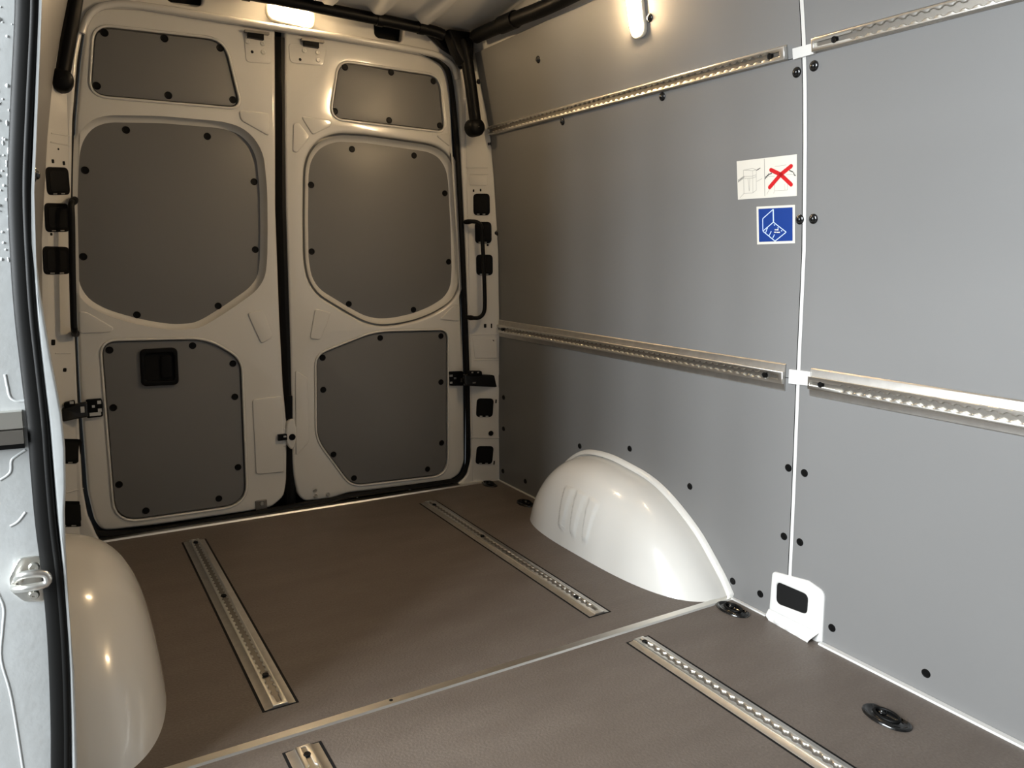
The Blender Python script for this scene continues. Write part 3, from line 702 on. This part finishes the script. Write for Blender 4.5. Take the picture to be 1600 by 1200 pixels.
# ================================================================== LAMPS
hl = rear(455, 22, -.012); t = empty('dome_lamp', hl); tag(t, 'lit oval dome lamp in the header over the rear doors', 'lamp', 'lit dome lamps')
fr = ((hl.x, -.012, hl.z), Vector((1, 0, -.06)).normalized(), Vector((.06, 0, 1)).normalized(), (0, -1, 0))
plate('bezel', [rrect(0, 0, .178, .076, .034), rrect(0, 0, .152, .054, .026)], fr, .014, .005, CLEAR, t, 3)
plate('lens', [rrect(0, 0, .148, .050, .024)], (Vector(fr[0])+Vector((0, -.006, 0)), *fr[1:]), .024, .009, LENS, t, 3)
N1 = wall_normal(1.75); V1 = (WUP-N1*WUP.dot(N1)).normalized(); c = wall_at(990, 2, .012)
t = empty('dome_lamp', c); tag(t, 'lit tall dome lamp on the upper lining board of the side wall', 'lamp', 'lit dome lamps')
Yh = Vector((0, -1, 0)); fr = (c, Yh, V1, N1)
plate('bezel', [rrect(0, 0, .066, .205, .030), rrect(-.001, .004, .046, .180, .022)], fr, .014, .005, CLEAR, t, 3)
plate('lens', [rrect(-.001, .004, .043, .176, .021)], (c+N1*.012, Yh, V1, N1), .024, .009, LENS, t, 3)

# ================================================================== STICKERS
def sticker(corners, label, base):
    q = [wall_at(a, b, .0009) for a, b in corners]; zc_ = sum(p.z for p in q)/4
    t = empty('sticker', sum(q, Vector())/4); tag(t, label, 'sticker')
    n = wall_normal(zc_)
    def P(u, v, k=0):   # u right, v down
        return (q[0]*(1-u)+q[1]*u)*(1-v)+(q[3]*(1-u)+q[2]*u)*v + n*k
    mb = MB(); f_ = [P(0,0), P(1,0), P(1,1), P(0,1)]; b_ = [p-n*.0009 for p in f_]
    mb.add(f_+b_, [(0,1,2,3),(0,1,5,4),(1,2,6,5),(2,3,7,6),(3,0,4,7)]); mb.build('sheet', base, t, 0)
    return t, P, n
def strokes(t, P, segs, wid, m, name, k=.0003, cap=False):
    mb = MB()
    w0 = (P(1, 0)-P(0, 0)).length; h0 = (P(0, 1)-P(0, 0)).length
    for s in segs:
        (a, b), (c, d) = s[:2]; wd_ = s[2] if len(s) > 2 else wid
        dx, dy = (c-a)*w0, (d-b)*h0; L = math.hypot(dx, dy) or 1; nx, ny = -dy/L*wd_/2/w0, dx/L*wd_/2/h0
        pts = [(a+nx, b+ny), (a-nx, b-ny), (c-nx, d-ny), (c+nx, d+ny)]
        mb.add([P(u, v, k) for u, v in pts], [(0,1,2,3)])
        if cap:
            for (e, f) in ((a, b), (c, d)):
                mb.add([P(e+wd_/2/w0*cos(2*pi*i/14), f+wd_/2/h0*sin(2*pi*i/14), k+.00003) for i in range(14)], [tuple(range(14))])
    o = mb.build(name, m, t, 0)
    if name in ('drawing', 'strap_hatching', 'arrow', 'point', 'lettering'): o['kind'] = 'stuff'
    return o
def poly(pts): return list(zip(pts, pts[1:]))
t, P, n = sticker([(1151, 252), (1245, 241), (1245, 306), (1153, 312)], 'white sticker with line drawings and a red cross on the grey board', PAPER)
def uv1(x, y):   # crop pixels of the sticker (scaled 13.33) -> u,v
    u = (x-150-(y-300)*.03)/(1240-(y-300)*.015); y0 = 300-(x-150)*.125; y1 = 1090-(x-175)*.062; return (u, (y-y0)/(y1-y0))
S = lambda pts: [(uv1(*a), uv1(*b)) for a, b in poly(pts)]
strokes(t, P, S([(745, 240), (760, 1015)]), .0016, INK, 'divider')
strokes(t, P, S([(300, 480), (310, 960), (500, 950), (580, 890), (580, 470), (500, 440), (300, 480), (500, 490), (580, 470)])+S([(500, 490), (505, 950)])+S([(320, 610), (500, 600), (580, 570)])+S([(320, 650), (500, 640), (580, 610)])+S([(400, 650), (425, 910)])+S([(440, 650), (430, 910)])+S([(220, 1050), (310, 960)])+S([(590, 710), (700, 650)]), .0010, INK, 'drawing')
strokes(t, P, S([(960, 400), (1190, 365)])+S([(960, 720), (960, 905), (1220, 890), (1220, 740)])+S([(1160, 760), (1165, 890)])+S([(800, 980), (850, 880)])+S([(1190, 570), (1320, 560)])+S([(840, 605), (960, 600)])+S([(960, 905), (940, 960)]), .0009, INK, 'drawing')
strokes(t, P, S([(575, 485), (665, 430)]), .0022, INKDARK, 'strap')
strokes(t, P, [s for k in range(5) for s in S([(190+k*28, 730-k*20), (198+k*28, 670-k*18)])], .0022, INKDARK, 'strap_hatching')
strokes(t, P, [s for k in range(3) for s in S([(765+k*28, 660-k*30), (785+k*28, 600-k*28)])]+S([(845, 565), (905, 535)])+S([(1250, 480), (1325, 515)])+S([(1335, 520), (1345, 575), (1375, 590)]), .0026, INKDARK, 'strap_hatching')
strokes(t, P, S([(885, 470), (1080, 565), (1290, 775)])+S([(860, 830), (1080, 565), (1285, 390)]), .0108, RED, 'red_cross', .0006, True)
t, P, n = sticker([(1182, 323), (1242, 320), (1242, 380), (1183, 382)], 'blue sticker with white border and a line drawing beside the joint', PAPER)
mb = MB(); mb.add([P(u, v, .00025) for u, v in ((.055, .06), (.945, .06), (.945, .935), (.055, .935))], [(0,1,2,3)]); mb.build('blue_field', BLUE, t, 0)
def uv2(x, y): return ((x-110)/1040, (y-(160-(x-110)*.065))/(965+(x-110)*.03))
S = lambda pts: [(uv2(*a), uv2(*b)) for a, b in poly(pts)]
strokes(t, P, S([(580, 545), (285, 780), (285, 460), (580, 215)])+S([(580, 545), (925, 800), (620, 1035), (285, 780)]), .0022, LINE, 'drawing', .0005)
strokes(t, P, S([(580, 215), (582, 545)]), .0034, LINE, 'drawing', .0006)
strokes(t, P, S([(410, 700), (370, 805)])+S([(515, 790), (465, 885)])+S([(605, 870), (560, 955)]), .0022, LINE, 'arrow', .0006)
DOT = [((605, 615), (612, 622)), ((705, 690), (710, 698)), ((800, 762), (806, 768)), ((372, 800), (368, 806)), ((515, 792), (512, 798)), ((466, 880), (463, 886)), ((605, 872), (601, 878)), ((410, 700), (414, 706))]
strokes(t, P, [(uv2(*a), uv2(*b)) for a, b in DOT], .0030, LINE, 'point', .0007, True)
strokes(t, P, S([(618, 740), (640, 740)])+S([(655, 742), (718, 740)])+S([(600, 805), (660, 806)])+S([(668, 808), (756, 806)]), .0032, PAPER, 'lettering', .0007)

# ================================================================== SLIDING DOOR JAMB
YJ = -1.50
jb = empty('door_jamb', (-.95, YJ, -.3)); tag(jb, 'white painted rear jamb of the sliding door opening with water drops', 'door jamb')
edge = [(70, -120), (66, 0), (64, 50), (58, 200), (53.5, 300), (54, 380), (62, 450), (70, 500), (80, 560), (88, 600), (97, 650), (102, 700), (103, 760), (101.5, 800), (103, 860), (106, 920), (110, 980), (116, 1050), (119, 1120), (121, 1200), (124, 1280)]
E2 = rl(edge, YJ)
loop = [(-1.16, E2[0][1])]+E2+[(-1.16, E2[-1][1])]
E2top = [(E2[0][0]+.02, 1.80)]
loop = [(-1.16, 1.80)]+E2top+E2+[(-1.16, E2[-1][1])]
RL = [(61, -120), (60, 0), (58, 60), (53, 180), (48.5, 300), (52, 420), (58, 500), (67, 580), (77, 660), (84, 740), (91, 820), (99, 900), (105, 980), (109, 1060), (111, 1140), (112, 1200), (114, 1280)]
YR = YJ-.022
plate('jamb_return', [rl(edge, YR)+rl(RL, YR)[::-1]], REAR(YR), .024, .004, DROPS, jb, 3)
plate('jamb_panel', [loop], REAR(YJ), .045, .004, DROPS, jb, 3)
SEAL = [(44, -120), (43, 0), (41, 60), (35, 180), (31, 300), (36, 420), (42, 500), (51, 580), (60, 660), (66, 740), (73, 820), (83, 900), (90, 980), (94, 1060), (96, 1140), (96, 1200), (97, 1280)]
sp = [rear(44, -120, YJ-.014)+Vector((.012, 0, .33))]+smoothpath([rear(a, b, YJ-.014) for a, b in SEAL], 5)
o = empty('sliding_door_seal', sp[-1]); tag(o, 'thick black rubber seal down the sliding door jamb', 'seal')
MB().tube(sp, .0085, 16, squash=((1, 0, 0), 1.85)).build('bulb', RUBBER, o, 60)
MB().tube([p+Vector((.008, -.0045, 0)) for p in sp], .006, 12).build('lip', RUBBER, o, 60)
# guide rail end across the jamb
g0 = rear(-60, 650, YJ); 
gd = MB(); A = rear(34, 640, YJ); Bz = rear(34, 666, YJ)
gd.obox(((A.x-1.15)/2, YJ-.006, (A.z+Bz.z)/2), (1, 0, 0), (0, 0, 1), (0, 1, 0), abs(A.x+1.15), A.z-Bz.z, .02)
gdo = empty('door_guide', (-.96, YJ-.01, Bz.z)); tag(gdo, 'dull metal sliding door guide across the jamb', 'guide rail')
gd.build('guide_strip', STEEL, gdo, 0)
C2, D2 = rear(34, 688, YJ), rear(34, 668, YJ)
MB().obox(((A.x-1.15)/2, YJ-.010, (C2.z+D2.z)/2), (1, 0, 0), (0, 0, 1), (0, 1, 0), abs(A.x+1.15), D2.z-C2.z, .03).build('guide_roller_strip', ALU_DARK, gdo, 0)
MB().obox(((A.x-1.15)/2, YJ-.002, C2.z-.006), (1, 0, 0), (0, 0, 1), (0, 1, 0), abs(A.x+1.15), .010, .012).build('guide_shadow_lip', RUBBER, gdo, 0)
# pressed swages on the jamb
for pts in ([(8, 585), (12, 605), (16, 620), (26, 626), (40, 626)], [(40, 703), (26, 712), (18, 720), (16, 738), (0, 750)], [(-4, 925), (6, 950), (4, 985), (2, 1030), (18, 1090), (36, 1200)], [(40, 800), (28, 815), (16, 822)]):
    MB().tube(smoothpath([rear(a, b, YJ+.0012) for a, b in pts], 5), .0026, 8).build('pressed_swage', DROPS, jb, 60)
import random
random.seed(4); wd_ = MB()
for k in range(95):
    p = rear(random.uniform(-14, 22), random.uniform(-5, 420), YJ); r = random.uniform(.0012, .0028); tall = random.choice((1, 1, 1.4, 2.6))
    if p.x > rear(SEAL[4][0]-12, 300, YJ).x-.002 and k % 3: continue
    ring = [(p.x+r*cos(2*pi*q/8), YJ+.0003, p.z+r*tall*sin(2*pi*q/8)) for q in range(8)]; mid = [(p.x+.6*r*cos(2*pi*q/8), YJ-.6*r, p.z+.6*r*tall*sin(2*pi*q/8)) for q in range(8)]
    wd_.add(ring+mid+[(p.x, YJ-.85*r, p.z)], [(q, (q+1) % 8, 8+(q+1) % 8, 8+q) for q in range(8)]+[(8+q, 8+(q+1) % 8, 16) for q in range(8)])
dm = mat('water_drop', (.62, .64, .64), .05, coat=1); o = wd_.build('water_drops', dm, jb, 80); o['kind'] = 'stuff'
# striker
sk_ = empty('door_striker', rear(42, 935, YJ)); tag(sk_, 'bright metal door striker bolted to the white jamb', 'striker')
plate('striker_plate', [rounded(rl([(30, 872), (60, 868), (76, 872), (78, 940), (38, 940), (18, 925), (14, 902)], YJ-.002), .006)], REAR(YJ-.004), .005, .0015, STEEL, sk_)
lp = [rear(a, b, YJ-.006-d) for a, b, d in ((30, 908, 0), (28, 904, .03), (38, 898, .045), (70, 897, .045), (72, 912, .045), (40, 919, .045), (24, 920, .03), (22, 917, 0))]
MB().tube(smoothpath(lp, 4), .0062, 10).build('striker_loop', ALU_BRIGHT, sk_, 60)
for a, b in ((53, 886), (53, 929)): inst('bolt', BOLT, rear(a, b, YJ-.005), frame_for((0, -1, 0)), sk_, (.9, .9, 1))
bpy.context.view_layer.update()
